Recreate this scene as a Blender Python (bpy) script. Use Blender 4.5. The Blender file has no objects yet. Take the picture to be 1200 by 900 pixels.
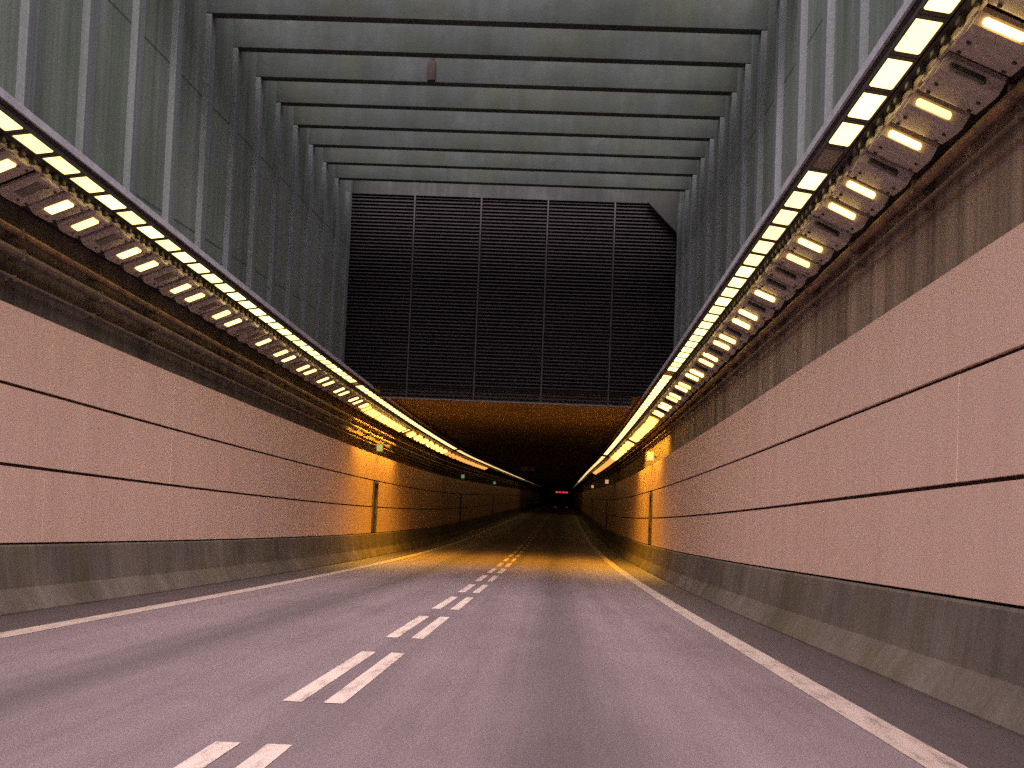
import bpy, bmesh, math, random
from mathutils import Matrix, Vector
random.seed(7)
C = bpy.context.scene.collection
R = math.radians

# ------------------------------------------------------------------ frame of the place
# y runs along the road, u across it (0 = centre line), w above the carriageway.
CAM_U, CAM_H = 1.5, 1.15
G = 0.05                               # the ramp goes down 5 %, then flattens inside the tunnel
Y0, Y1, DG = 20.0, 100.0, 0.026
PORTAL = 43.0
END = 430.0
def dev(y):
    if y < Y0: return 0.0
    if y < Y1: return DG / (2 * (Y1 - Y0)) * (y - Y0) ** 2
    return DG * (Y1 - Y0) / 2 + DG * (y - Y1)
def zr(y): return -CAM_H - G * y + dev(y)
def slope(y): return (zr(y + .5) - zr(y - .5))
def sx(y):
    if y < 0: return 0.0
    if y < 150: return 1.5 * (y / 225) ** 2
    return 1.5 * (150 / 225) ** 2 + (y - 150) * 2 * 1.5 * 150 / 225 ** 2
def P(u, w, y): return Vector((u - CAM_U + sx(y), y, zr(y) + w))
def ys_range(a, b, step=2.0):
    n = max(1, int(math.ceil((b - a) / step)))
    return [a + (b - a) * i / n for i in range(n + 1)]

# ------------------------------------------------------------------ helpers
def link(o, parent=None):
    C.objects.link(o)
    if parent is not None: o.parent = parent
    return o
def tag(o, label=None, cat=None, group=None, kind=None):
    if label: o['label'] = label
    if cat: o['category'] = cat
    if group: o['group'] = group
    if kind: o['kind'] = kind
    return o
def empty(name, loc=(0, 0, 0), rot=(0, 0, 0)):
    o = bpy.data.objects.new(name, None); o.empty_display_size = .2
    o.location = loc; o.rotation_euler = rot
    return link(o)

class MB:
    """collects faces (with a uv of two world-like coordinates) and links them as one mesh"""
    def __init__(s): s.v = []; s.f = []; s.uv = []; s.mi = []
    def face(s, pts, uv=None, mi=0):
        b = len(s.v); s.v += [tuple(p) for p in pts]
        s.f.append(list(range(b, b + len(pts)))); s.mi.append(mi)
        s.uv.append(uv if uv else [(0, 0)] * len(pts))
    def box(s, a, b, mi=0, M=None, bev=0.0):
        (x0, y0, z0), (x1, y1, z1) = a, b
        bm = bmesh.new()
        bmesh.ops.create_cube(bm, size=1)
        for v in bm.verts:
            v.co = Vector(((x0 + x1) / 2 + v.co.x * (x1 - x0), (y0 + y1) / 2 + v.co.y * (y1 - y0), (z0 + z1) / 2 + v.co.z * (z1 - z0)))
        if bev: bmesh.ops.bevel(bm, geom=bm.edges[:], offset=bev, segments=1, affect='EDGES')
        if M is not None: bm.transform(M)
        for f in bm.faces: s.face([v.co for v in f.verts], None, mi)
        bm.free()
    def sweep(s, prof, ys, closed=True, caps=True, mi=0):
        """sweep a (u,w) outline along the road"""
        n = len(prof); m = n if closed else n - 1
        for y, y2 in zip(ys[:-1], ys[1:]):
            arc = 0
            for i in range(m):
                (u, w), (u2, w2) = prof[i], prof[(i + 1) % n]
                s.face([P(u, w, y), P(u2, w2, y), P(u2, w2, y2), P(u, w, y2)], [(u, y), (u2, y), (u2, y2), (u, y2)], mi)
        if closed and caps:
            s.face([P(u, w, ys[0]) for u, w in prof][::-1], None, mi)
            s.face([P(u, w, ys[-1]) for u, w in prof], None, mi)
    def tube(s, u, w, r, ys, n=8, sag=0.0, mi=0):
        prof = [(u + r * math.cos(2 * math.pi * k / n), w + r * math.sin(2 * math.pi * k / n)) for k in range(n)]
        s.sweep(prof, ys, mi=mi)
    def cyl(s, c, r, h, axis='x', n=20, mi=0):
        ring = []
        for k in range(n):
            a = 2 * math.pi * k / n; ring.append((r * math.cos(a), r * math.sin(a)))
        def pt(p, t):
            if axis == 'x': return Vector((c[0] + t, c[1] + p[0], c[2] + p[1]))
            if axis == 'y': return Vector((c[0] + p[0], c[1] + t, c[2] + p[1]))
            return Vector((c[0] + p[0], c[1] + p[1], c[2] + t))
        for k in range(n):
            a, b = ring[k], ring[(k + 1) % n]
            s.face([pt(a, -h / 2), pt(b, -h / 2), pt(b, h / 2), pt(a, h / 2)], None, mi)
        s.face([pt(a, h / 2) for a in ring], None, mi); s.face([pt(a, -h / 2) for a in ring][::-1], None, mi)
    def mesh(s, name, mats):
        me = bpy.data.meshes.new(name); me.from_pydata(s.v, [], s.f)
        for m in (mats if isinstance(mats, list) else [mats]): me.materials.append(m)
        for p, mi in zip(me.polygons, s.mi): p.material_index = mi
        l = me.uv_layers.new(name='uv'); k = 0
        for q in s.uv:
            for c in q: l.data[k].uv = c; k += 1
        bm = bmesh.new(); bm.from_mesh(me)
        bmesh.ops.remove_doubles(bm, verts=bm.verts, dist=1e-5)
        bmesh.ops.recalc_face_normals(bm, faces=bm.faces)
        bm.to_mesh(me); bm.free()
        return me
    def build(s, name, mats, parent=None):
        return link(bpy.data.objects.new(name, s.mesh(name, mats)), parent)

# ------------------------------------------------------------------ materials
class NT:
    def __init__(s, name):
        s.m = bpy.data.materials.new(name); s.m.use_nodes = True
        s.t = s.m.node_tree; s.n = s.t.nodes; s.b = s.n['Principled BSDF']
    def new(s, typ, **kw):
        n = s.n.new(typ)
        for k, v in kw.items(): setattr(n, k, v)
        return n
    def lk(s, a, b): s.t.links.new(a, b)
    def coords(s, scale, uv=False):
        tc = s.new('ShaderNodeTexCoord'); mp = s.new('ShaderNodeMapping')
        mp.inputs['Scale'].default_value = scale
        s.lk(tc.outputs['UV' if uv else 'Object'], mp.inputs['Vector'])
        return mp.outputs[0]
    def noise(s, scale, detail=4, rough=.6, uv=False, f=1.0):
        n = s.new('ShaderNodeTexNoise'); n.inputs['Scale'].default_value = f
        n.inputs['Detail'].default_value = detail; n.inputs['Roughness'].default_value = rough
        s.lk(s.coords(scale, uv), n.inputs['Vector'])
        return n.outputs['Fac']
    def ramp(s, fac, stops):
        r = s.new('ShaderNodeValToRGB'); e = r.color_ramp.elements
        while len(e) < len(stops): e.new(.5)
        for k, (p, c) in enumerate(stops):
            e[k].position = p; e[k].color = (*c, 1) if len(c) == 3 else c
        s.lk(fac, r.inputs[0]); return r.outputs['Color']
    def mix(s, fac, a, b, mode='MIX'):
        m = s.new('ShaderNodeMix', data_type='RGBA', blend_type=mode)
        for i, x in ((0, fac), (6, a), (7, b)):
            if hasattr(x, 'is_linked') or hasattr(x, 'links'): s.lk(x, m.inputs[i])
            else: m.inputs[i].default_value = x if i == 0 else (*x, 1)
        return m.outputs[2]
    def math(s, op, a, b=None):
        m = s.new('ShaderNodeMath', operation=op)
        for i, x in enumerate((a, b)):
            if x is None: continue
            if isinstance(x, (int, float)): m.inputs[i].default_value = x
            else: s.lk(x, m.inputs[i])
        return m.outputs[0]
    def bump(s, h, strength=.3, dist=.01):
        b = s.new('ShaderNodeBump'); b.inputs['Strength'].default_value = strength; b.inputs['Distance'].default_value = dist
        s.lk(h, b.inputs['Height']); s.lk(b.outputs[0], s.b.inputs['Normal'])
    def done(s, col, rough=.7, metal=0.0, spec=.3):
        if hasattr(col, 'links'): s.lk(col, s.b.inputs['Base Color'])
        else: s.b.inputs['Base Color'].default_value = (*col, 1)
        if hasattr(rough, 'links'): s.lk(rough, s.b.inputs['Roughness'])
        else: s.b.inputs['Roughness'].default_value = rough
        s.b.inputs['Metallic'].default_value = metal; s.b.inputs['Specular IOR Level'].default_value = spec
        return s.m
def grey(v): return (v, v, v)

def concrete(name, dark, mid, light, streak=1.0, joints=False, moss=None, blot=False):
    t = NT(name)
    a = t.noise((1.1, 1.1, .05), 5, .65)                      # long vertical run-off streaks
    b = t.noise((5.0, 5.0, .22), 4, .6)
    c = t.noise((.5, .5, .6), 5, .6)
    g = t.noise((28, 28, 28), 3, .7)
    s = t.math('ADD', t.math('MULTIPLY', a, .45 * streak), t.math('ADD', t.math('MULTIPLY', b, .25), t.math('MULTIPLY', c, 1.0 - .45 * streak - .25)))
    col = t.ramp(s, [(.36, dark), (.5, mid), (.64, light)])
    col = t.mix(t.math('MULTIPLY', g, .55), col, grey(.02))
    if moss:
        ms = t.ramp(t.noise((.8, .8, .3), 4, .6), [(.5, grey(0)), (.62, grey(1))])
        col = t.mix(t.math('MULTIPLY', ms, .42), col, moss)
    if blot:
        k = t.noise((1.6, .9, 1.9), 6, .7)
        col = t.mix(t.ramp(k, [(.45, grey(0)), (.70, grey(.5))]), col, (.030, .032, .028))
    if joints:
        tc = t.new('ShaderNodeTexCoord'); sp = t.new('ShaderNodeSeparateXYZ'); t.lk(tc.outputs['Object'], sp.inputs[0])
        fz = t.math('FRACT', t.math('DIVIDE', t.math('ADD', sp.outputs['Z'], 20.3), 2.4))
        ln = t.math('LESS_THAN', fz, .018)
        col = t.mix(t.math('MULTIPLY', ln, .55), col, grey(.012))
    t.bump(t.math('ADD', g, t.math('MULTIPLY', b, 2.0)), .35, .02)
    return t.done(col, .85, spec=.2)

M = {}
M['wall'] = concrete('sooty_wall_concrete', (.080, .106, .080), (.160, .198, .160), (.245, .280, .245), 1.15, True)
M['rib'] = concrete('rib_concrete', (.095, .114, .104), (.168, .190, .190), (.222, .242, .268), 1.25)
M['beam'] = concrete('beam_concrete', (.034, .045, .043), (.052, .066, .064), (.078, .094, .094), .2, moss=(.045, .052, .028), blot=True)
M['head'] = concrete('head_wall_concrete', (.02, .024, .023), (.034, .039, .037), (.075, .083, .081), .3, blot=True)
M['tunnel'] = concrete('tunnel_concrete', (.10, .075, .06), (.18, .14, .115), (.26, .21, .175), .8)
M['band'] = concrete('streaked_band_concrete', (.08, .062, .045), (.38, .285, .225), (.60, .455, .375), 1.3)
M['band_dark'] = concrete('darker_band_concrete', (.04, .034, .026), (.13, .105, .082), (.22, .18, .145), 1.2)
M['barrier'] = concrete('barrier_concrete', (.105, .084, .066), (.180, .148, .122), (.255, .216, .186), .35, moss=(.10, .085, .035))

def panel_mat():
    t = NT('enamel_panel')
    a = t.noise((.9, .9, .12), 4, .6); b = t.noise((3.5, 3.5, .5), 4, .6); g = t.noise((40, 40, 40), 2, .6)
    s = t.math('ADD', t.math('MULTIPLY', a, .6), t.math('MULTIPLY', b, .4))
    col = t.ramp(s, [(.30, (.66, .45, .362)), (.5, (.735, .505, .412)), (.70, (.775, .545, .452))])
    col = t.mix(t.math('MULTIPLY', g, .12), col, (.42, .29, .25))
    return t.done(col, .5, spec=.35)
M['panel'] = panel_mat()

def road_mat():
    t = NT('asphalt')
    tc = t.new('ShaderNodeTexCoord'); sp = t.new('ShaderNodeSeparateXYZ'); t.lk(tc.outputs['UV'], sp.inputs[0])
    u = sp.outputs['X']
    wob = t.math('MULTIPLY', t.math('SUBTRACT', t.noise((1, .08, 1), 3, .6, True), .5), .5)
    u2 = t.math('ADD', u, wob)
    def gauss(c, sg):
        d = t.math('DIVIDE', t.math('SUBTRACT', u2, c), sg)
        return t.math('POWER', 2.718, t.math('MULTIPLY', t.math('MULTIPLY', d, d), -1.0))
    oil = t.math('ADD', gauss(1.62, .36), gauss(-1.8, .36))
    oil = t.math('ADD', oil, t.math('MULTIPLY', gauss(0.15, .3), .25))
    shoulder = t.math('GREATER_THAN', t.math('ABSOLUTE', t.math('ADD', u, t.math('MULTIPLY', wob, .1))), 3.70)
    stripes = t.noise((3.2, .03, 1), 5, .6, True)
    patch = t.noise((.7, .22, 1), 5, .6, True)
    agg = t.noise((55, 55, 1), 3, .75, True); agg2 = t.noise((170, 170, 1), 2, .7, True)
    s = t.math('ADD', t.math('MULTIPLY', stripes, .5), t.math('MULTIPLY', patch, .5))
    col = t.ramp(s, [(.36, (.152, .112, .122)), (.5, (.196, .147, .160)), (.66, (.236, .180, .196))])
    col = t.mix(t.math('MULTIPLY', oil, .54), col, (.055, .043, .044))
    col = t.mix(t.math('MULTIPLY', shoulder, .72), col, (.038, .030, .029))
    ag = t.ramp(t.math('ADD', t.math('MULTIPLY', agg, .5), t.math('MULTIPLY', agg2, .5)), [(.36, grey(.50)), (.52, grey(1)), (.66, grey(1.55))])
    col = t.mix(1.0, col, ag, 'MULTIPLY')
    t.bump(t.math('ADD', agg, agg2), .6, .008)
    return t.done(col, .62, spec=.35)
M['road'] = road_mat()

def paint_mat(name, k):
    t = NT(name)
    a = t.noise((9, 1.2, 1), 5, .7, True); g = t.noise((60, 60, 1), 3, .7, True)
    s = t.math('ADD', t.math('MULTIPLY', a, .5), t.math('MULTIPLY', g, .5))
    col = t.ramp(s, [(.39, (.22 * k, .165 * k, .155 * k)), (.49, (.58 * k, .455 * k, .405 * k)), (.7, (.70 * k, .56 * k, .50 * k))])
    t.bump(g, .4, .004)
    return t.done(col, .6)
M['paint'] = paint_mat('road_paint', 1.0); M['paint_edge'] = paint_mat('worn_edge_paint', .74)

def simple(name, a, b, sc=6, rough=.5, metal=0.0, spec=.4):
    t = NT(name); n = t.noise((sc, sc, sc), 4, .65)
    return t.done(t.ramp(n, [(.35, a), (.65, b)]), rough, metal, spec)
M['louver'] = simple('louver_metal', (.013, .0105, .0125), (.020, .016, .019), 3, .8)
M['mullion'] = simple('mullion_metal', (.018, .014, .017), (.026, .021, .025), 3, .5)
M['rail'] = simple('rail_steel', (.10, .085, .085), (.15, .13, .13), 3, .5)
M['black'] = simple('dark_void', (.006, .005, .005), (.010, .009, .008), 2, .9, spec=.1)
M['gantry'] = simple('gantry_metal', (.020, .015, .013), (.045, .034, .028), 5, .55)
M['lip'] = simple('gantry_lip_metal', (.40, .40, .44), (.55, .55, .60), 5, .5, .2)
M['strip_case'] = simple('strip_housing_metal', (.035, .03, .027), (.06, .05, .045), 8, .5)
M['lamp_case'] = simple('lamp_housing_metal', (.36, .30, .26), (.50, .42, .37), 9, .45)
M['hood'] = simple('lit_hood_metal', (.72, .62, .50), (.86, .76, .62), 9, .45, .0)  # pale tone stands in for strip light on the lamp ends
M['bolt'] = simple('bolt_steel', (.05, .045, .04), (.10, .09, .08), 9, .5, .5)
M['clip'] = simple('dark_clip', (.018, .017, .017), (.034, .032, .032), 9, .6)
M['pipe'] = simple('brown_pipe_metal', (.11, .065, .042), (.30, .165, .10), 2.2, .55, .15, .35)
M['tray'] = simple('dull_tray_metal', (.09, .065, .05), (.17, .12, .095), 3, .65, .1)
M['backing'] = simple('joint_backing', (.10, .06, .05), (.16, .10, .085), 4, .8)
M['door'] = simple('dark_door_paint', (.030, .028, .020), (.05, .045, .032), 3, .55)
M['frame'] = simple('door_frame_paint', (.06, .055, .045), (.10, .09, .075), 3, .6)
M['sign_case'] = simple('pale_sign_case', (.42, .38, .34), (.55, .50, .45), 5, .5)
M['rust'] = simple('rusty_box', (.018, .009, .008), (.04, .02, .017), 12, .8)
M['truck'] = simple('dark_truck_panel', (.02, .02, .02), (.04, .038, .036), 2, .6)
M['tyre'] = simple('tyre_rubber', (.012, .012, .012), (.02, .02, .02), 8, .9)
M['grass'] = simple('dry_ground', (.05, .05, .03), (.09, .085, .05), .3, .95)

def emit(name, col, base=(.6, .55, .45), vary=0.0, sampled=False):
    t = NT(name); t.b.inputs['Base Color'].default_value = (*base, 1)
    t.b.inputs['Emission Color'].default_value = (*col, 1); t.b.inputs['Emission Strength'].default_value = 1.0
    if vary:                                   # every lamp ages differently
        oi = t.new('ShaderNodeObjectInfo')
        t.lk(t.math('ADD', t.math('MULTIPLY', oi.outputs['Random'], 2 * vary), 1 - vary), t.b.inputs['Emission Strength'])
    if not sampled: t.m.cycles.emission_sampling = 'NONE'
    return t.m
M['glow_strip'] = emit('warm_white_lens', (3.2, 2.45, .76), vary=.28)
M['glow_strip_far'] = emit('dim_warm_lens', (2.3, 1.45, .52), sampled=True)
M['glow_fill'] = emit('added_fill_lens', (.55, .33, .14), sampled=True); M['glow_fill_weak'] = emit('added_weak_fill_lens', (.28, .17, .08), sampled=True)  # fill lenses added past the end of the rows
M['glow_strip_in'] = emit('cream_tunnel_lens', (3.4, 2.3, .80), sampled=True)
M['glow_lamp'] = emit('amber_lens', (5.0, 3.1, .74), vary=.35)
M['glow_sodium'] = emit('sodium_lens', (7, 4.4, .60), sampled=True)
M['glow_amber_far'] = emit('deep_amber_lens', (7.0, 3.1, .42), sampled=True)
M['glow_red_far'] = emit('reddish_lens', (1.5, .50, .10), sampled=True)
M['lens_off'] = simple('unlit_lens', (.10, .085, .07), (.15, .13, .11), 8, .25)
M['glow_green'] = emit('green_exit_glow', (.13, .22, .10), base=(.06, .12, .07))
M['glow_beige'] = emit('beige_sign_glow', (.62, .36, .19), base=(.3, .27, .24))
M['glow_tail'] = emit('tail_light_red', (.95, .05, .08))
M['glow_tail_dim'] = emit('dim_tail_red', (.10, .015, .012))

# ------------------------------------------------------------------ setting: road, markings, ground
RY = ys_range(-60, END, 2.0)
m = MB()
us = [-4.6, -3.7, -2.4, -1.2, 0, 1.2, 2.4, 3.7, 4.6]
for y, y2 in zip(RY[:-1], RY[1:]):
    for a, b in zip(us[:-1], us[1:]):
        m.face([P(a, 0, y), P(b, 0, y), P(b, 0, y2), P(a, 0, y2)], [(a, y), (b, y), (b, y2), (a, y2)])
road = tag(m.build('road', M['road']), kind='structure')
def marking(name, u0, u1, a, b):
    m = MB()
    m.sweep([(u0, .004), (u1, .004)], ys_range(a, b, 2.0), closed=False)
    return m.build(name, M['paint_edge' if name == 'edge_line' else 'paint'], road)
marking('edge_line', 3.53, 3.77, -60, 300)
marking('edge_line', -3.69, -3.45, -60, 300)
k = -3
while 3.6 + 5.85 * k < 230:
    a = 3.6 + 5.85 * k
    for c in (-.135, .135): marking('lane_dash', c - .065, c + .065, a, a + 4.0)
    k += 1
m = MB()
for xa, xb, ya, yb, z in ((-400, -CAM_U - 5.6, -300, PORTAL + 1.2, 8.9), (-CAM_U + 5.6, 400, -300, PORTAL + 1.2, 8.9), (-400, 400, PORTAL + 1.2, 900, 9.0)):
    m.face([(xa, ya, z), (xb, ya, z), (xb, yb, z), (xa, yb, z)])
tag(m.build('ground', M['grass']), kind='structure')

# ------------------------------------------------------------------ concrete: barriers, retaining walls, ribs, beams
SIDE = {1: 'right', -1: 'left'}
DOORS = {-1: [51.0, 96.0, 141.0, 186.0], 1: [49.5, 93.5, 137.5, 181.5]}
DW = .66
SEG = 5.86; SEG0 = 12.0 - 3 * SEG
def spans(a, b, s):
    """pieces of [a, b] left free by the doors of that side"""
    out = [(a, b)]
    for d in DOORS[s]:
        nx = []
        for p, q in out:
            if d + DW <= p or d - DW >= q: nx.append((p, q)); continue
            if d - DW - p > .15: nx.append((p, d - DW))
            if q - d - DW > .15: nx.append((d + DW, q))
        out = nx
    return out
NSEG = 36
for s in (1, -1):
    e = tag(empty('concrete_barrier', P(4.5 * s, 0, 0)), 'low sloped concrete barrier along the foot of the %s tunnel wall' % SIDE[s], 'barrier', 'concrete barriers at the wall feet')
    bar = [(4.50, 0), (4.50, .022), (4.665, .27), (4.735, .745), (4.75, .765), (4.90, .765), (4.90, 0)]
    far = MB()
    for k in range(NSEG + 30):
        a = SEG0 + SEG * k
        if a > END: break
        for p, q in [(a + .008, a + SEG - .008)]:
            mm = MB() if k < NSEG else far
            mm.sweep([(u * s, w) for u, w in bar], ys_range(p, q, 3))
            if k < NSEG:
                o = mm.build('segment', M['barrier'], e); o.matrix_parent_inverse = e.matrix_world.inverted()
                o.matrix_parent_inverse = Matrix.Translation(-Vector(e.location))
    o = far.build('segment_run', M['barrier'], e); o['kind'] = 'stuff'; o.matrix_parent_inverse = Matrix.Translation(-Vector(e.location))

def keep(o, e):
    o.matrix_parent_inverse = Matrix.Translation(-Vector(e.location)); return o
ZT = 8.95                                   # level top of the retaining walls (plumb, level)
BEAM_Z = 7.6; BP = 2.115; B0 = 24.9
RIBS = [B0 + BP * k for k in range(-13, 9)]
for s in (1, -1):
    e = tag(empty('retaining_wall', P(5.0 * s, 0, 0)), 'tall sooty ribbed concrete wall rising above the lights on the %s side' % SIDE[s], 'wall', 'ribbed retaining walls')
    m = MB(); ys = ys_range(-40, PORTAL + 1.2, 2.0)
    def pt(u, y, top): v = P(u, 5.243, y); return Vector((v.x, v.y, ZT)) if top else v
    for y, y2 in zip(ys[:-1], ys[1:]):
        for u in (4.90, 5.6):
            m.face([pt(u * s, y, 0), pt(u * s, y2, 0), pt(u * s, y2, 1), pt(u * s, y, 1)])
        m.face([pt(4.90 * s, y, 1), pt(4.90 * s, y2, 1), pt(5.6 * s, y2, 1), pt(5.6 * s, y, 1)])
    m.face([pt(4.9 * s, -40, 0), pt(5.6 * s, -40, 0), pt(5.6 * s, -40, 1), pt(4.9 * s, -40, 1)])
    keep(m.build('wall_face', M['wall'], e), e)
    for y in RIBS:
        m = MB(); a, b = y - .0, y + .35
        lo = min(zr(a), zr(b)) + 5.0
        xa = sorted((P(4.8 * s, 0, y).x, P(4.998 * s, 0, y).x))
        m.box((xa[0], a, lo), (xa[1], b, BEAM_Z if y >= B0 - 2 * BP - .1 else ZT - .003), bev=.012)
        keep(m.build('rib', M['rib'], e), e)
    # lower stretch of wall behind cladding, running on into the tunnel
    e = tag(empty('lower_wall', P(5.0 * s, 0, 0)), 'grimy streaked concrete wall above the pale panels on the %s side' % SIDE[s], 'wall', 'streaked lower walls')
    m = MB(); m.sweep([(5.003 * s, 0), (5.003 * s, 5.2), (5.58 * s, 5.2), (5.58 * s, 0)], ys_range(-40, PORTAL + .0, 2.0))
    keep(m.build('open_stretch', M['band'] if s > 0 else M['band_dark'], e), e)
    m = MB(); m.sweep([(5.003 * s, 0), (5.003 * s, 5.3), (5.58 * s, 5.3), (5.58 * s, 0)], ys_range(PORTAL + .002, END, 2.0))
    keep(m.build('tunnel_stretch', M['tunnel'], e), e)

ORD = 'first second third fourth fifth sixth seventh eighth ninth tenth eleventh twelfth thirteenth fourteenth fifteenth sixteenth seventeenth eighteenth nineteenth twentieth'.split()
for k, y in enumerate(RIBS[:-1]):
    if y < B0 - 2 * BP - .1: continue
    m = MB(); x0, x1 = -CAM_U - 4.998, -CAM_U + 4.998
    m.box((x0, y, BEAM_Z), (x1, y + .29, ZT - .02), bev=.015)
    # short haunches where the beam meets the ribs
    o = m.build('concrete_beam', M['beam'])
    n = round((y - B0) / BP)
    if n < 0: lab = 'grey concrete crossbeam overhead, nearer than every crossbeam in the picture'
    elif n == 2: lab = 'grey concrete crossbeam carrying the small rusty box'
    else: lab = '%s grey concrete crossbeam counted from the top of the picture' % ORD[n]
    if n == 7: lab = 'farthest and lowest grey concrete crossbeam, right above the dark louvre screen'
    tag(o, lab, 'beam', 'crossbeams between the retaining walls')
m = MB(); y = B0 + 2 * BP
m.box((-2.86, y - .09, BEAM_Z + .03), (-2.70, y - .002, BEAM_Z + .42), bev=.01)
jb = m.build('junction_box', M['rust'])
m = MB(); m.box((-2.815, y - .05, BEAM_Z + .421), (-2.755, y - .005, BEAM_Z + .78)); m.build('conduit', M['rust'], jb)
tag(jb, 'small rusty box fixed to the face of a crossbeam', 'box')

# ------------------------------------------------------------------ portal: louvre screen, lintel, tunnel roof
zp = zr(PORTAL)
gx0, gx1 = -CAM_U - 4.99 + sx(PORTAL), -CAM_U + 4.99 + sx(PORTAL)
gz0, gz1 = zp + 5.25, 7.78
e = tag(empty('louver_screen', (-CAM_U, PORTAL, gz0)), 'large dark louvre screen above the tunnel mouth', 'louvre screen')
off = lambda o: keep(o, e)
NP = 5; pw = (gx1 - gx0) / NP
off_bm = MB(); off_bm.box((gx0, PORTAL + .5, gz0 + .002), (gx1, PORTAL + .56, gz1 + .3)); off(off_bm.build('backing', M['louver'], e))
for i in range(NP):
    m = MB(); xa, xb = gx0 + pw * i + .03, gx0 + pw * (i + 1) - .03
    z = zp + 4.93
    while z < gz1:
        xa, xb = gx0 + pw * i + .03, gx0 + pw * (i + 1) - .03
        if z < gz0: xa, xb = max(xa, -CAM_U - 3.75), min(xb, -CAM_U + 3.75)
        m.face([(xa, PORTAL + .02, z), (xb, PORTAL + .02, z), (xb, PORTAL + .12, z + .075), (xa, PORTAL + .12, z + .075)])
        z += .105
    off(m.build('louver_panel', M['louver'], e))
    if i:
        m = MB(); x = gx0 + pw * i; m.box((x - .025, PORTAL - .03, zp + 4.93), (x + .025, PORTAL + .02, gz1), bev=.006)
        off(m.build('mullion', M['mullion'], e))
m = MB(); m.box((-CAM_U - 3.75, PORTAL - .06, zp + 4.895), (-CAM_U + 3.75, PORTAL + .14, zp + 4.925), bev=.006); off(m.build('bottom_rail', M['rail'], e))
# head wall with chamfered right corner
m = MB()
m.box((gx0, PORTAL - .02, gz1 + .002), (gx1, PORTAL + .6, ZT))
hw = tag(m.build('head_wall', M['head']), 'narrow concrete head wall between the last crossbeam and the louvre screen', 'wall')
m = MB()
a = [(gx1 - 1.05, gz1), (gx1, gz1), (gx1, gz1 - 1.05)]
f0 = [Vector((x, PORTAL - .30, z)) for x, z in a]; f1 = [Vector((x, PORTAL - .045, z)) for x, z in a]
m.face(f0); m.face(f1[::-1])
for i in range(3): j = (i + 1) % 3; m.face([f0[i], f0[j], f1[j], f1[i]])
m.build('corner_haunch', M['head'], hw)
# tunnel roof slab
m = MB()
m.sweep([(-5.6, 5.30), (-5.6, 6.0), (5.6, 6.0), (5.6, 5.30)], ys_range(PORTAL + .605, END, 2.0))
e = tag(m.build('tunnel_roof', M['tunnel']), 'flat soot dark concrete roof slab of the tunnel', 'roof')
m = MB(); m.box((-CAM_U - 3.75, PORTAL + .142, zp + 4.90), (-CAM_U + 3.75, PORTAL + .6, zp + 5.248)); m.build('lintel', M['tunnel'], e)
m = MB(); m.box((gx0, PORTAL + .003, zp + 5.252), (gx1, PORTAL + .6, zp + 5.32)); m.build('lintel_seat', M['black'], e)
m = MB(); m.sweep([(-5.6, -.5), (5.6, -.5), (5.6, 6.0), (-5.6, 6.0)], [END - .01, END + .5])  # black cap added across the tunnel to shut out the sky
tag(m.build('dark_end_cap', M['black']), 'black cap added across the tunnel where the view runs out', 'wall')

# ------------------------------------------------------------------ cladding panels and doors
PB, PH, PG = .79, .883, .040
for s in (1, -1):
    e = tag(empty('panel_wall', P(4.8 * s, 0, 0)), 'pale pink wall cladding with two dark horizontal joints on the %s side' % SIDE[s], 'wall cladding', 'panel clad tunnel walls')
    rest = MB(); cnt = 0
    for k in range(NSEG * 2):
        a = SEG0 + SEG * k
        if a > END - SEG: break
        for r in range(3):
            w0 = PB + r * (PH + PG)
            for p, q in (spans(a + .004, a + SEG - .004, s) if r < 2 else [(a + .004, a + SEG - .004)]):
                prof = [(4.80, w0), (4.80, w0 + PH), (4.84, w0 + PH), (4.84, w0)]
                jit = random.uniform(-.003, .003)
                mm = MB() if cnt < 99 else rest
                mm.sweep([((u + jit) * s, w) for u, w in prof], ys_range(p, q, 2.0))
                if cnt < 99:
                    keep(mm.build('panel', M['panel'], e), e); cnt += 1
    o = keep(rest.build('panel_run', M['panel'], e), e); o['kind'] = 'stuff'
    m = MB(); m.sweep([(4.90 * s, .77), (4.90 * s, 3.47), (4.93 * s, 3.47), (4.93 * s, .77)], ys_range(SEG0, END, 2.0))
    keep(m.build('backing_sheet', M['backing'], e), e)

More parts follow.
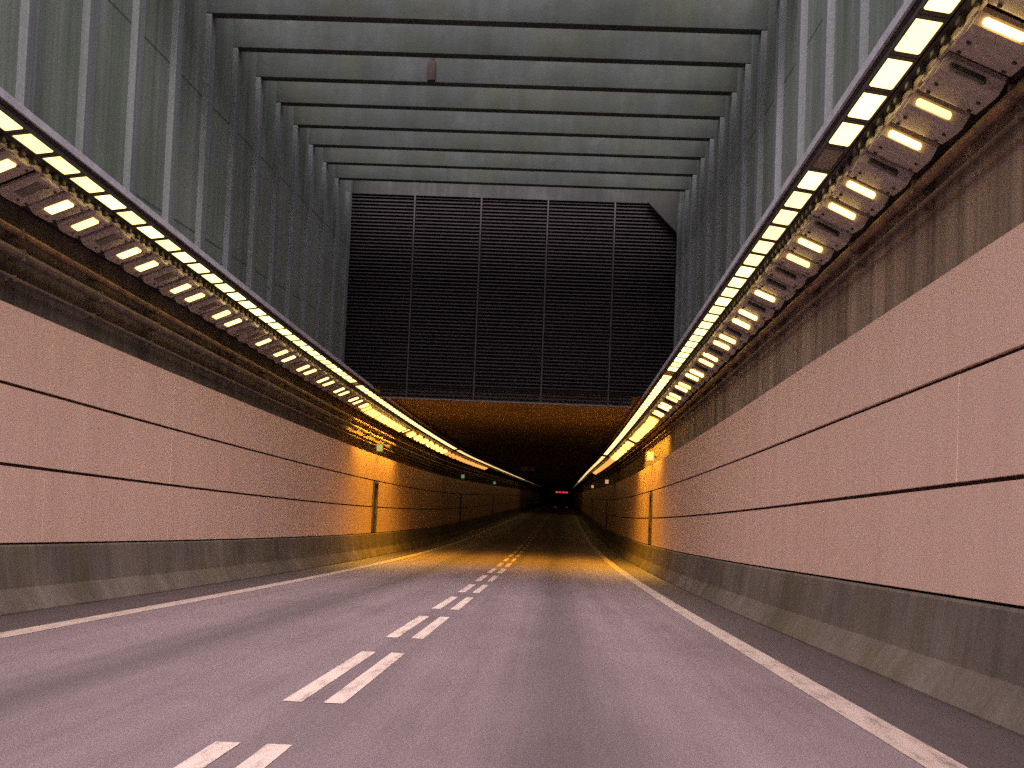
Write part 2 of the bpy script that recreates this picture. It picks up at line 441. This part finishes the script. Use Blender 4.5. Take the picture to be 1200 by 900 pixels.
def place(y, u, w):
    return P(u, w, y), (math.atan(slope(y)), 0, 0)
def jig(loc, rot, a=.012, d=.006):
    return loc + Vector([random.uniform(-d, d) for _ in range(3)]), (rot[0] + random.uniform(-a, a), random.uniform(-a, a), random.uniform(-a, a))
for s in (1, -1):
    for i, d in enumerate(DOORS[s][:3]):
        loc, rot = place(d, 4.72 * s, 0)
        e = empty('emergency_door', loc, rot)
        near = ['nearest the tunnel mouth', 'second from the tunnel mouth', 'farthest from the tunnel mouth'][i]
        tag(e, 'narrow dark emergency door in the %s wall, %s' % (SIDE[s], near), 'door', 'emergency doors')
        m = MB(); x = sorted((.11 * s, .15 * s)); m.box((x[0], -.50, .80), (x[1], .50, 2.5), bev=.004); sl = m.build('door_leaf', M['door'], e)
        m = MB(); x = sorted((.06 * s, .109 * s)); m.box((x[0], .28, 1.45), (x[1], .42, 1.50), bev=.006); m.build('handle', M['bolt'], sl)
        m = MB()
        for a, b in ((-.62, -.505), (.505, .62)):
            x = sorted((.05 * s, .17 * s)); m.box((x[0], a, .80), (x[1], b, 2.5), bev=.008)
        x = sorted((.05 * s, .17 * s)); m.box((x[0], -.62, 2.503), (x[1], .62, 2.58), bev=.008)
        m.build('door_frame', M['frame'], e)
        # lamp above the door, turned to oncoming traffic
        loc, rot = place(d + .2, 4.97 * s, 3.78)
        e = empty('exit_lamp', loc, rot)
        col = 'green glowing' if s < 0 else 'pale boxy'
        tag(e, '%s exit lamp above the %s wall panels, %s' % (col, SIDE[s], near), 'exit lamp', 'exit lamps above the doors')
        m = MB(); x = sorted((0, -.12 * s)); m.box((x[0], -.03, -.03), (x[1], .03, .03)); m.build('bracket', M['bolt'], e)
        m = MB(); x = sorted((-.12 * s, -.37 * s)); m.box((x[0], -.08, -.16), (x[1], .08, .16), bev=.012); m.build('case', M['sign_case'] if s > 0 else M['door'], e)
        m = MB(); x = sorted((-.14 * s, -.35 * s)); m.box((x[0], -.09, -.12), (x[1], -.081, .12)); m.build('sign_face', M['glow_green'] if s < 0 else M['glow_beige'], e)

# ------------------------------------------------------------------ lighting gantries and pipes
for s in (1, -1):
    e = tag(empty('lighting_gantry', P(4.5 * s, 5.0, 0)), 'dark sloping light gantry with a pale lip running along the %s wall' % SIDE[s], 'gantry', 'lighting gantries')
    prof = [(4.035, 5.125), (4.285, 5.088), (4.29, 5.03), (4.38, 5.0), (4.93, 4.76), (4.99, 4.76), (4.99, 5.235), (4.03, 5.235)]
    m = MB(); m.sweep([(u * s, w) for u, w in prof], ys_range(-12, 410, 1.5)); keep(m.build('soffit', M['gantry'], e), e)
    m = MB(); m.sweep([(u * s, w) for u, w in [(4.0, 5.16), (4.0, 5.245), (4.028, 5.245), (4.028, 5.16)]], ys_range(-12, 410, 1.5)); keep(m.build('lip', M['lip'], e), e)
    m = MB(); m.sweep([(u * s, w) for u, w in [(4.345, 4.93), (4.345, 4.985), (4.375, 4.985), (4.375, 4.93)]], ys_range(-12, 410, 1.5)); keep(m.build('rail', M['lamp_case'], e), e)
    # knobbly clips and cable loops between the two rows of lamps
    m = MB()
    y = 6.0
    while y < 60:
        loc, rot = place(y, 4.315 * s, 4.95)
        Mx = Matrix.Translation(loc) @ Matrix.Rotation(rot[0], 4, 'X')
        m.box((-.022, -.05, -.012), (.022, .05, .045), M=Mx, bev=.008)
        y += random.choice((.25, .32, .4))
    keep(m.build('cable_clip_run', M['clip'], e), e)['kind'] = 'stuff'

def pipe(s, u, w, r, mat, name, label, cat='pipe', group=None):
    e = tag(empty(name, P(u * s, w, 0)), label, cat, group)
    m = MB(); m.tube(u * s, w, r, ys_range(-12, 250, 2.0), 10); keep(m.build('tube', mat, e), e)
    y = 5.0
    while y < 60:
        loc, rot = place(y, u * s, w)
        x = sorted((-.0, (4.999 - u) * s))
        m = MB()
        m.box((x[0] - (r if s > 0 else 0), -.03, -r - .012), (x[1] + (r if s < 0 else 0), .03, r + .012))
        o = m.build('bracket', M['tray'], e); o.location = Vector(loc) - Vector(e.location); o.rotation_euler = rot
        y += 2.93
    return e
pipe(1, 4.86, 4.58, .055, M['pipe'], 'wall_pipe', 'thick coppery pipe running under the right light gantry', group='pipes along the walls')
pipe(1, 4.89, 4.40, .026, M['tray'], 'wall_pipe', 'thin dull pipe below the coppery pipe on the right wall', group='pipes along the walls')
pipe(-1, 4.86, 4.40, .045, M['pipe'], 'wall_pipe', 'uppermost of three pipes on the left wall, coppery', group='pipes along the walls')
pipe(-1, 4.84, 4.14, .06, M['tray'], 'wall_pipe', 'thick dull middle one of three pipes on the left wall', group='pipes along the walls')
pipe(-1, 4.90, 3.87, .024, M['tray'], 'wall_pipe', 'thin lowest of three pipes on the left wall', group='pipes along the walls')

# ------------------------------------------------------------------ luminaires
ang_strip = math.atan2(.035, .24)              # tilt of the strip plane across the road
ang_lamp = math.atan2(.24, .55)
def strip_parts(s):
    """warm white rectangular luminaire: local x across (pointing to the wall), y along, z up; tilted plane"""
    T = Matrix.Rotation(ang_strip * s, 4, 'Y')
    h = MB(); g = MB()
    h.box((-.120, -.445, -.03), (.120, .445, .0), M=T, bev=.006)
    for a, b in (((-.120, -.445), (-.101, .445)), ((.101, -.445), (.120, .445)), ((-.1005, -.445), (.1005, -.358)), ((-.1005, .358), (.1005, .445))):
        h.box((a[0], a[1], -.060), (b[0], b[1], -.0305), M=T)
    g.box((-.099, -.356, -.064), (.099, .356, -.031), M=T, bev=.012)
    return h, g
def lamp_parts(s, sodium=False):
    T = Matrix.Rotation(ang_lamp * s, 4, 'Y')
    h = MB(); hood = MB(); g = MB(); bt = MB()
    # wedge shaped case, deep at the end that faces the traffic
    y0, y1 = -.36, .44
    pr = [(y0, 0), (y0, -.05), (y0 + .05, -.15), (y0 + .16, -.16), (y1 - .1, -.10), (y1, -.06), (y1, 0)]
    fl = .62 if s < 0 else .86
    pr = [(y, z * fl) for y, z in pr]
    for sgn in (-1, 1):
        h.face([T @ Vector((.25 * sgn, y, z)) for y, z in (pr if sgn > 0 else pr[::-1])])
    for (a, b), (c, d) in zip(pr, pr[1:] + pr[:1]):
        h.face([T @ Vector(q) for q in ((-.25, a, b), (.25, a, b), (.25, c, d), (-.25, c, d))])
    # rounded hood on the inner end, paled to carry the strips' light patches
    n = 8; x0 = -.252 * s
    for i in range(n):
        a0, a1 = math.pi * i / n, math.pi * (i + 1) / n
        p = [(.0 + .27 * math.cos(a0), .01 - .125 * math.sin(a0)), (.0 + .27 * math.cos(a1), .01 - .125 * math.sin(a1))]
        x1 = x0 - .02 * s
        hood.face([T @ Vector(q) for q in ((x0, *p[0]), (x1, *p[0]), (x1, *p[1]), (x0, *p[1]))])
        hood.face([T @ Vector(q) for q in ((x1, *p[0]), (x1, .0, .01), (x1, *p[1]))])
    # lens bar
    cx = -.04 * s
    if sodium:
        g.face([T @ Vector(q) for q in ((cx - .15, y0 + .0, -.172), (cx + .15, y0 + .0, -.172), (cx + .15, y0 + .24, -.183), (cx - .15, y0 + .24, -.183))])
        for a, b in (((cx - .19, y0 - .03), (cx - .171, y0 + .32)), ((cx + .171, y0 - .03), (cx + .19, y0 + .32))):
            h.box((a[0], a[1], -.19), (b[0], b[1], -.05), M=T)
        h.box((cx - .17, y0 + .301, -.19), (cx + .17, y0 + .32, -.05), M=T)
    elif s < 0:
        g.box((cx - .15, y0 + .07, -.114), (cx + .15, y0 + .32, -.085), M=T, bev=.014)
    else:
        ry = Matrix.Translation((cx, y0 + .025, -.10)) @ Matrix.Rotation(R(-26), 4, 'X')
        g.box((-.155, -.03, -.045), (.155, .005, .045), M=T @ ry, bev=.016)
    for bx in (-.18, .18):
        for by in (.02, .3):
            bt.cyl((0, 0, 0), .018, .02, 'z', 8)
            zb = -.16 * fl + fl * ((by - (y0 + .16)) / (y1 - .1 - y0 - .16) * .06)
            Mx = T @ Matrix.Translation((bx, by, zb - .006))
            k0 = len(bt.v) - 4 * 8 - 16
            bt.v[k0:] = [tuple(Mx @ Vector(v)) for v in bt.v[k0:]]
    return h, g, hood, bt

def joined(parts_mats, name):
    m = MB(); mats = []
    for i, (p, mat) in enumerate(parts_mats):
        m.v_off = len(m.v)
        for f, uv in zip(p.f, p.uv): m.face([p.v[j] for j in f], uv, i)
        mats.append(mat)
    return m.mesh(name, mats)

NEAR_PARTS = 62.0
STRIP_PITCH, LAMP_PITCH = .905, .95
def strip_label(s, n, y, gapn):
    side = SIDE[s]
    if gapn is not None and n == gapn - 1: return 'warm white rectangular light last before the dark gap in the %s row' % side
    if gapn is not None and n == gapn + 1: return 'warm white rectangular light first beyond the dark gap in the %s row' % side
    return None
WALLREF = {1: 'right', -1: 'left'}
for s in (1, -1):
    h, g = strip_parts(s)
    T = Matrix.Rotation(ang_strip * s, 4, 'Y'); gq = MB()
    gq.face([T @ Vector(q) for q in ((-.099, -.356, -.055), (-.099, .356, -.055), (.099, .356, -.055), (.099, -.356, -.055))])
    hm, gm = h.mesh('housing', M['strip_case']), g.mesh('lens', M['glow_strip'])
    gi = gq.mesh('lens_inner', M['glow_strip_in'])
    jm = joined([(h, M['strip_case']), (gq, M['glow_strip_in'])], 'strip_light')
    jd = joined([(h, M['strip_case']), (gq, M['glow_strip_far'])], 'strip_light_dim')
    om = joined([(h, M['strip_case']), (g, M['lens_off'])], 'strip_light_unlit')
    start = 14.63 - STRIP_PITCH * 9 if s > 0 else 16.0 - STRIP_PITCH * 10
    vis = 10.1 if s > 0 else 13.6              # the first one inside the picture
    side = SIDE[s]; run = MB(); cnt = 0; seen = 0
    n = 0
    while True:
        y = start + STRIP_PITCH * n; n += 1
        if y > 400: break
        loc, rot = place(y, 4.160 * s, 5.103)
        missing = 80.5 < y < 82.8
        unlit = abs(y - (34.6 if s > 0 else 40.4)) < .453 or (s > 0 and abs(y - 14.63) < .4)
        near_gap = s > 0 and y < 20
        if missing: continue
        if cnt >= 149:
            Mx = Matrix.Translation(loc) @ Matrix.Rotation(rot[0], 4, 'X')
            for part, mi in ((h, 0), (gq, 1 if y < 225 else 2 if y < 290 else 3)):  # past the last real lights, dim lenses added to brighten the far tunnel
                for f in part.f: run.face([Mx @ Vector(part.v[j]) for j in f], None, mi)
            continue
        cnt += 1
        if y >= vis: seen += 1
        if unlit:
            o = link(bpy.data.objects.new('strip_light', om)); o.location = loc; o.rotation_euler = rot
            tag(o, 'unlit luminaire leaving a dark gap in the near stretch of the right row of lights' if near_gap else 'small unlit luminaire breaking the %s row shortly before the tunnel mouth' % side, 'light')
            o['group'] = 'warm white lights along the %s gantry' % side; continue
        if y < NEAR_PARTS:
            o = empty('strip_light', loc, rot)
            link(bpy.data.objects.new('housing', hm), o); link(bpy.data.objects.new('lens', gm if y < PORTAL - 1 else gi), o)
        else:
            o = link(bpy.data.objects.new('strip_light', jm if y < 82 else jd)); o.location = loc; o.rotation_euler = rot
        if s > 0 and abs(y - 14.63) < 1.4:
            lab = 'warm white rectangular light just %s the dark gap in the right row' % ('before' if y < 14.6 else 'beyond')
        elif y < vis: lab = 'warm white rectangular light of the %s row passing overhead beside the car' % side
        elif seen <= 20: lab = '%s warm white rectangular light of the %s row, counted from the picture edge' % (ORD[seen - 1], side)
        elif y < PORTAL: lab = 'warm white rectangular light in the close-set %s row before the tunnel mouth' % side
        elif y < 82: lab = 'small warm white light of the %s row inside the tunnel mouth' % side
        else: lab = 'tiny dim light in the far thin end of the %s row' % side
        tag(o, lab, 'light', 'warm white lights along the %s gantry' % side)
    o = run.build('strip_light_run', [M['strip_case'], M['glow_strip_far'], M['glow_fill'], M['glow_fill_weak']])
    tag(o, 'distant merged thread of dim lights of the %s row with added fill lights beyond' % side, 'lights', kind='stuff')

    ph, pg, phd, pb = lamp_parts(s); sh, sg, shd, sb = lamp_parts(s, True)
    hm, gm, dm = joined([(ph, M['lamp_case']), (pb, M['bolt'])], 'housing'), pg.mesh('lens', M['glow_lamp']), phd.mesh('hood', M['hood'])
    shm = joined([(sh, M['lamp_case']), (sb, M['bolt'])], 'housing_sodium'); goff = pg.mesh('lens_unlit', M['lens_off']); gs = sg.mesh('lens_sodium', M['glow_sodium'])
    Tl = Matrix.Rotation(ang_lamp * s, 4, 'Y'); pq = MB()
    pq.face([Tl @ Vector(q) for q in ((-.04 * s - .15, -.38, -.10), (-.04 * s + .15, -.38, -.10), (-.04 * s + .15, -.24, -.185), (-.04 * s - .15, -.24, -.185))])
    far_a = joined([(ph, M['lamp_case']), (pq, M['glow_amber_far'])], 'tunnel_lamp_amber')
    far_r = joined([(ph, M['lamp_case']), (pq, M['glow_red_far'])], 'tunnel_lamp_red')
    far_off = joined([(ph, M['lamp_case']), (pg, M['lens_off'])], 'tunnel_lamp_unlit')
    ref = 12.37 if s > 0 else 14.4
    lit_skip = (22.6, ) if s > 0 else (23.9,)
    k = -6; y = ref + LAMP_PITCH * k; pair = 0; nl = 0; no = 0
    while y < 122:
        sodium = PORTAL + 2.6 < y < PORTAL + 14
        loc, rot = jig(*place(y, 4.615 * s, 4.872), .022, .008)
        ph3 = k % 3
        lit = ph3 != 2
        if s > 0 and (abs(y - 20.92) < .4): lit = False
        if s < 0 and abs(y - 28.6) < .4: lit = False
        gname = 'amber lamps along the %s gantry' % side
        if y < 59:
            o = empty('tunnel_lamp', loc, rot)
            link(bpy.data.objects.new('housing', shm if sodium else hm), o); link(bpy.data.objects.new('hood', dm), o)
            link(bpy.data.objects.new('lens', gs if sodium else (gm if lit else goff)), o)
            if sodium:
                sl = bpy.data.lights.new('sodium_bulb', 'SPOT'); sl.energy = 175; sl.color = (1, .45, .035)
                sl.spot_size = R(152); sl.spot_blend = .6; sl.shadow_soft_size = .02
                b = link(bpy.data.objects.new('sodium_bulb', sl), o); b.location = (-.08 * s, -.2, -.215); b.rotation_euler = (0, ang_lamp * s * .5, 0)
        else:
            o = link(bpy.data.objects.new('tunnel_lamp', far_off if k % 3 == 2 else far_a if y < 78 else far_r)); o.location = loc; o.rotation_euler = rot
        v = y > (10.4 if s > 0 else 13.6)
        if sodium: lab = 'bright orange lamp in the dense cluster just inside the %s tunnel mouth' % side
        elif y >= 59 and k % 3 == 2: lab = 'unlit small lamp between lit ones far along the %s row inside the tunnel' % side
        elif y >= 78: lab = 'tiny reddish lamp far inside the tunnel on the %s side' % side
        elif y >= PORTAL: lab = 'small amber lamp of the %s row inside the tunnel' % side
        elif not v: lab = 'tan wedge lamp of the %s outer row passing overhead beside the car' % side
        elif lit:
            nl += 1; lab = '%s lit amber bar lamp of the %s outer row, counted from the picture edge' % (ORD[nl - 1], side) if nl <= 20 else 'lit amber bar lamp of the %s outer row before the tunnel mouth' % side
        else:
            no += 1; lab = '%s unlit tan lamp of the %s outer row, counted from the picture edge' % (ORD[no - 1], side)
        tag(o, lab, 'lamp', gname)
        if PORTAL < y < PORTAL + 14:
            y += .66; k += 1
        else:
            y += LAMP_PITCH; k += 1

# ------------------------------------------------------------------ far overhead sign and the truck ahead
loc, rot = place(120, -1.0, 5.28)
e = tag(empty('overhead_sign', loc, rot), 'small dim sign board hanging from the roof deep inside the tunnel', 'sign')
m = MB(); m.box((-.6, -.06, -.55), (.6, .06, -.22), bev=.01); m.build('board', M['sign_case'], e)
for x in (-.4, .4):
    m = MB(); m.box((x - .02, -.02, -.218), (x + .02, .02, 0)); m.build('hanger', M['bolt'], e)

loc, rot = place(260, 1.55, 0)
e = tag(empty('truck', loc, rot), 'distant dark truck with red lights driving ahead in the right lane', 'truck')
m = MB(); m.box((-1.25, 0, 1.0), (1.25, 8.2, 3.9), bev=.04); body = m.build('cargo_box', M['truck'], e)
m = MB(); m.box((-.03, -.02, 1.1), (.03, -.002, 3.8)); m.box((-.9, -.03, 1.15), (-.86, -.002, 3.7)); m.box((.86, -.03, 1.15), (.9, -.002, 3.7)); m.build('door_bars', M['bolt'], body)
m = MB(); m.box((-1.1, .3, .7), (1.1, 10.2, .998)); m.build('chassis', M['truck'], e)
m = MB(); m.box((-1.22, 8.5, .6), (1.22, 10.6, 3.1), bev=.15); m.build('cab', M['truck'], e)
m = MB(); m.box((-1.2, -.05, .45), (1.2, .1, .62), bev=.02); m.build('bumper', M['truck'], e)
for x in (-1.0, 1.0):
    for y in (1.6, 2.8, 9.3):
        m = MB(); m.cyl((x, y, .5), .5, .32, 'x', 24); w = m.build('wheel', M['tyre'], e)
        m = MB(); m.cyl((x + (.165 if x > 0 else -.165), y, .5), .27, .02, 'x', 16); m.build('rim', M['bolt'], w)
    m = MB(); m.box((x - .18, -.08, .78), (x + .18, .0, .92), bev=.01); m.build('tail_light', M['glow_tail_dim'], e)
for x in (-.85, -.3, .3, .85):
    m = MB(); m.box((x - .2, -.08, 3.35), (x + .2, -.004, 3.62), bev=.01); m.build('marker_light', M['glow_tail'], e)

# ------------------------------------------------------------------ daylight, camera, render settings
SUN_EL, SUN_AZ = R(58), R(0)
w = bpy.data.worlds.new('World'); bpy.context.scene.world = w; w.use_nodes = True
n = w.node_tree.nodes; bg = n['Background']
sky = n.new('ShaderNodeTexSky'); sky.sky_type = 'NISHITA'; sky.sun_disc = False
sky.sun_elevation = R(40); sky.sun_rotation = R(180); sky.air_density = 1.0; sky.dust_density = 6.0; sky.ozone_density = 1.0
hs = n.new('ShaderNodeHueSaturation'); hs.inputs['Saturation'].default_value = .45
mx = n.new('ShaderNodeMix'); mx.data_type = 'RGBA'; mx.blend_type = 'MULTIPLY'; mx.inputs[0].default_value = 1
mx.inputs[7].default_value = (1.0, .90, .95, 1)
w.node_tree.links.new(sky.outputs[0], hs.inputs['Color']); w.node_tree.links.new(hs.outputs[0], mx.inputs[6]); w.node_tree.links.new(mx.outputs[2], bg.inputs['Color'])
bg.inputs['Strength'].default_value = .42
L = bpy.data.lights.new('sun', 'SUN'); L.energy = 1.0; L.angle = R(50); L.color = (1, .90, .86)
so = link(bpy.data.objects.new('sun', L))
so.rotation_euler = (R(32), 0, 0)            # light travels down and on into the tunnel

cam = bpy.data.cameras.new('camera'); co = link(bpy.data.objects.new('camera', cam))
F = 1700.0
cam.sensor_width = 36; cam.lens = 36 * F / 1200; cam.clip_end = 3000; cam.clip_start = .05
roll = R(2.3)
dx, dy = 45.0, 176.0
vx = dx * math.cos(roll) + dy * math.sin(roll); vy = -dx * math.sin(roll) + dy * math.cos(roll)
yaw = math.atan(vx / F); pitch = math.atan(vy / F) - math.atan(G)
co.matrix_world = Matrix.Rotation(yaw, 4, 'Z') @ Matrix.Rotation(math.pi / 2 + pitch, 4, 'X') @ Matrix.Rotation(roll, 4, "Z")
bpy.context.scene.camera = co
sc = bpy.context.scene
sc.view_settings.view_transform = 'Standard'; sc.view_settings.look = 'None'; sc.view_settings.exposure = 0
sc.cycles.max_bounces = 8; sc.cycles.diffuse_bounces = 5
sc.cycles.use_denoising = False
sc.render.filter_size = 1.9
sc.cycles.sample_clamp_indirect = 4
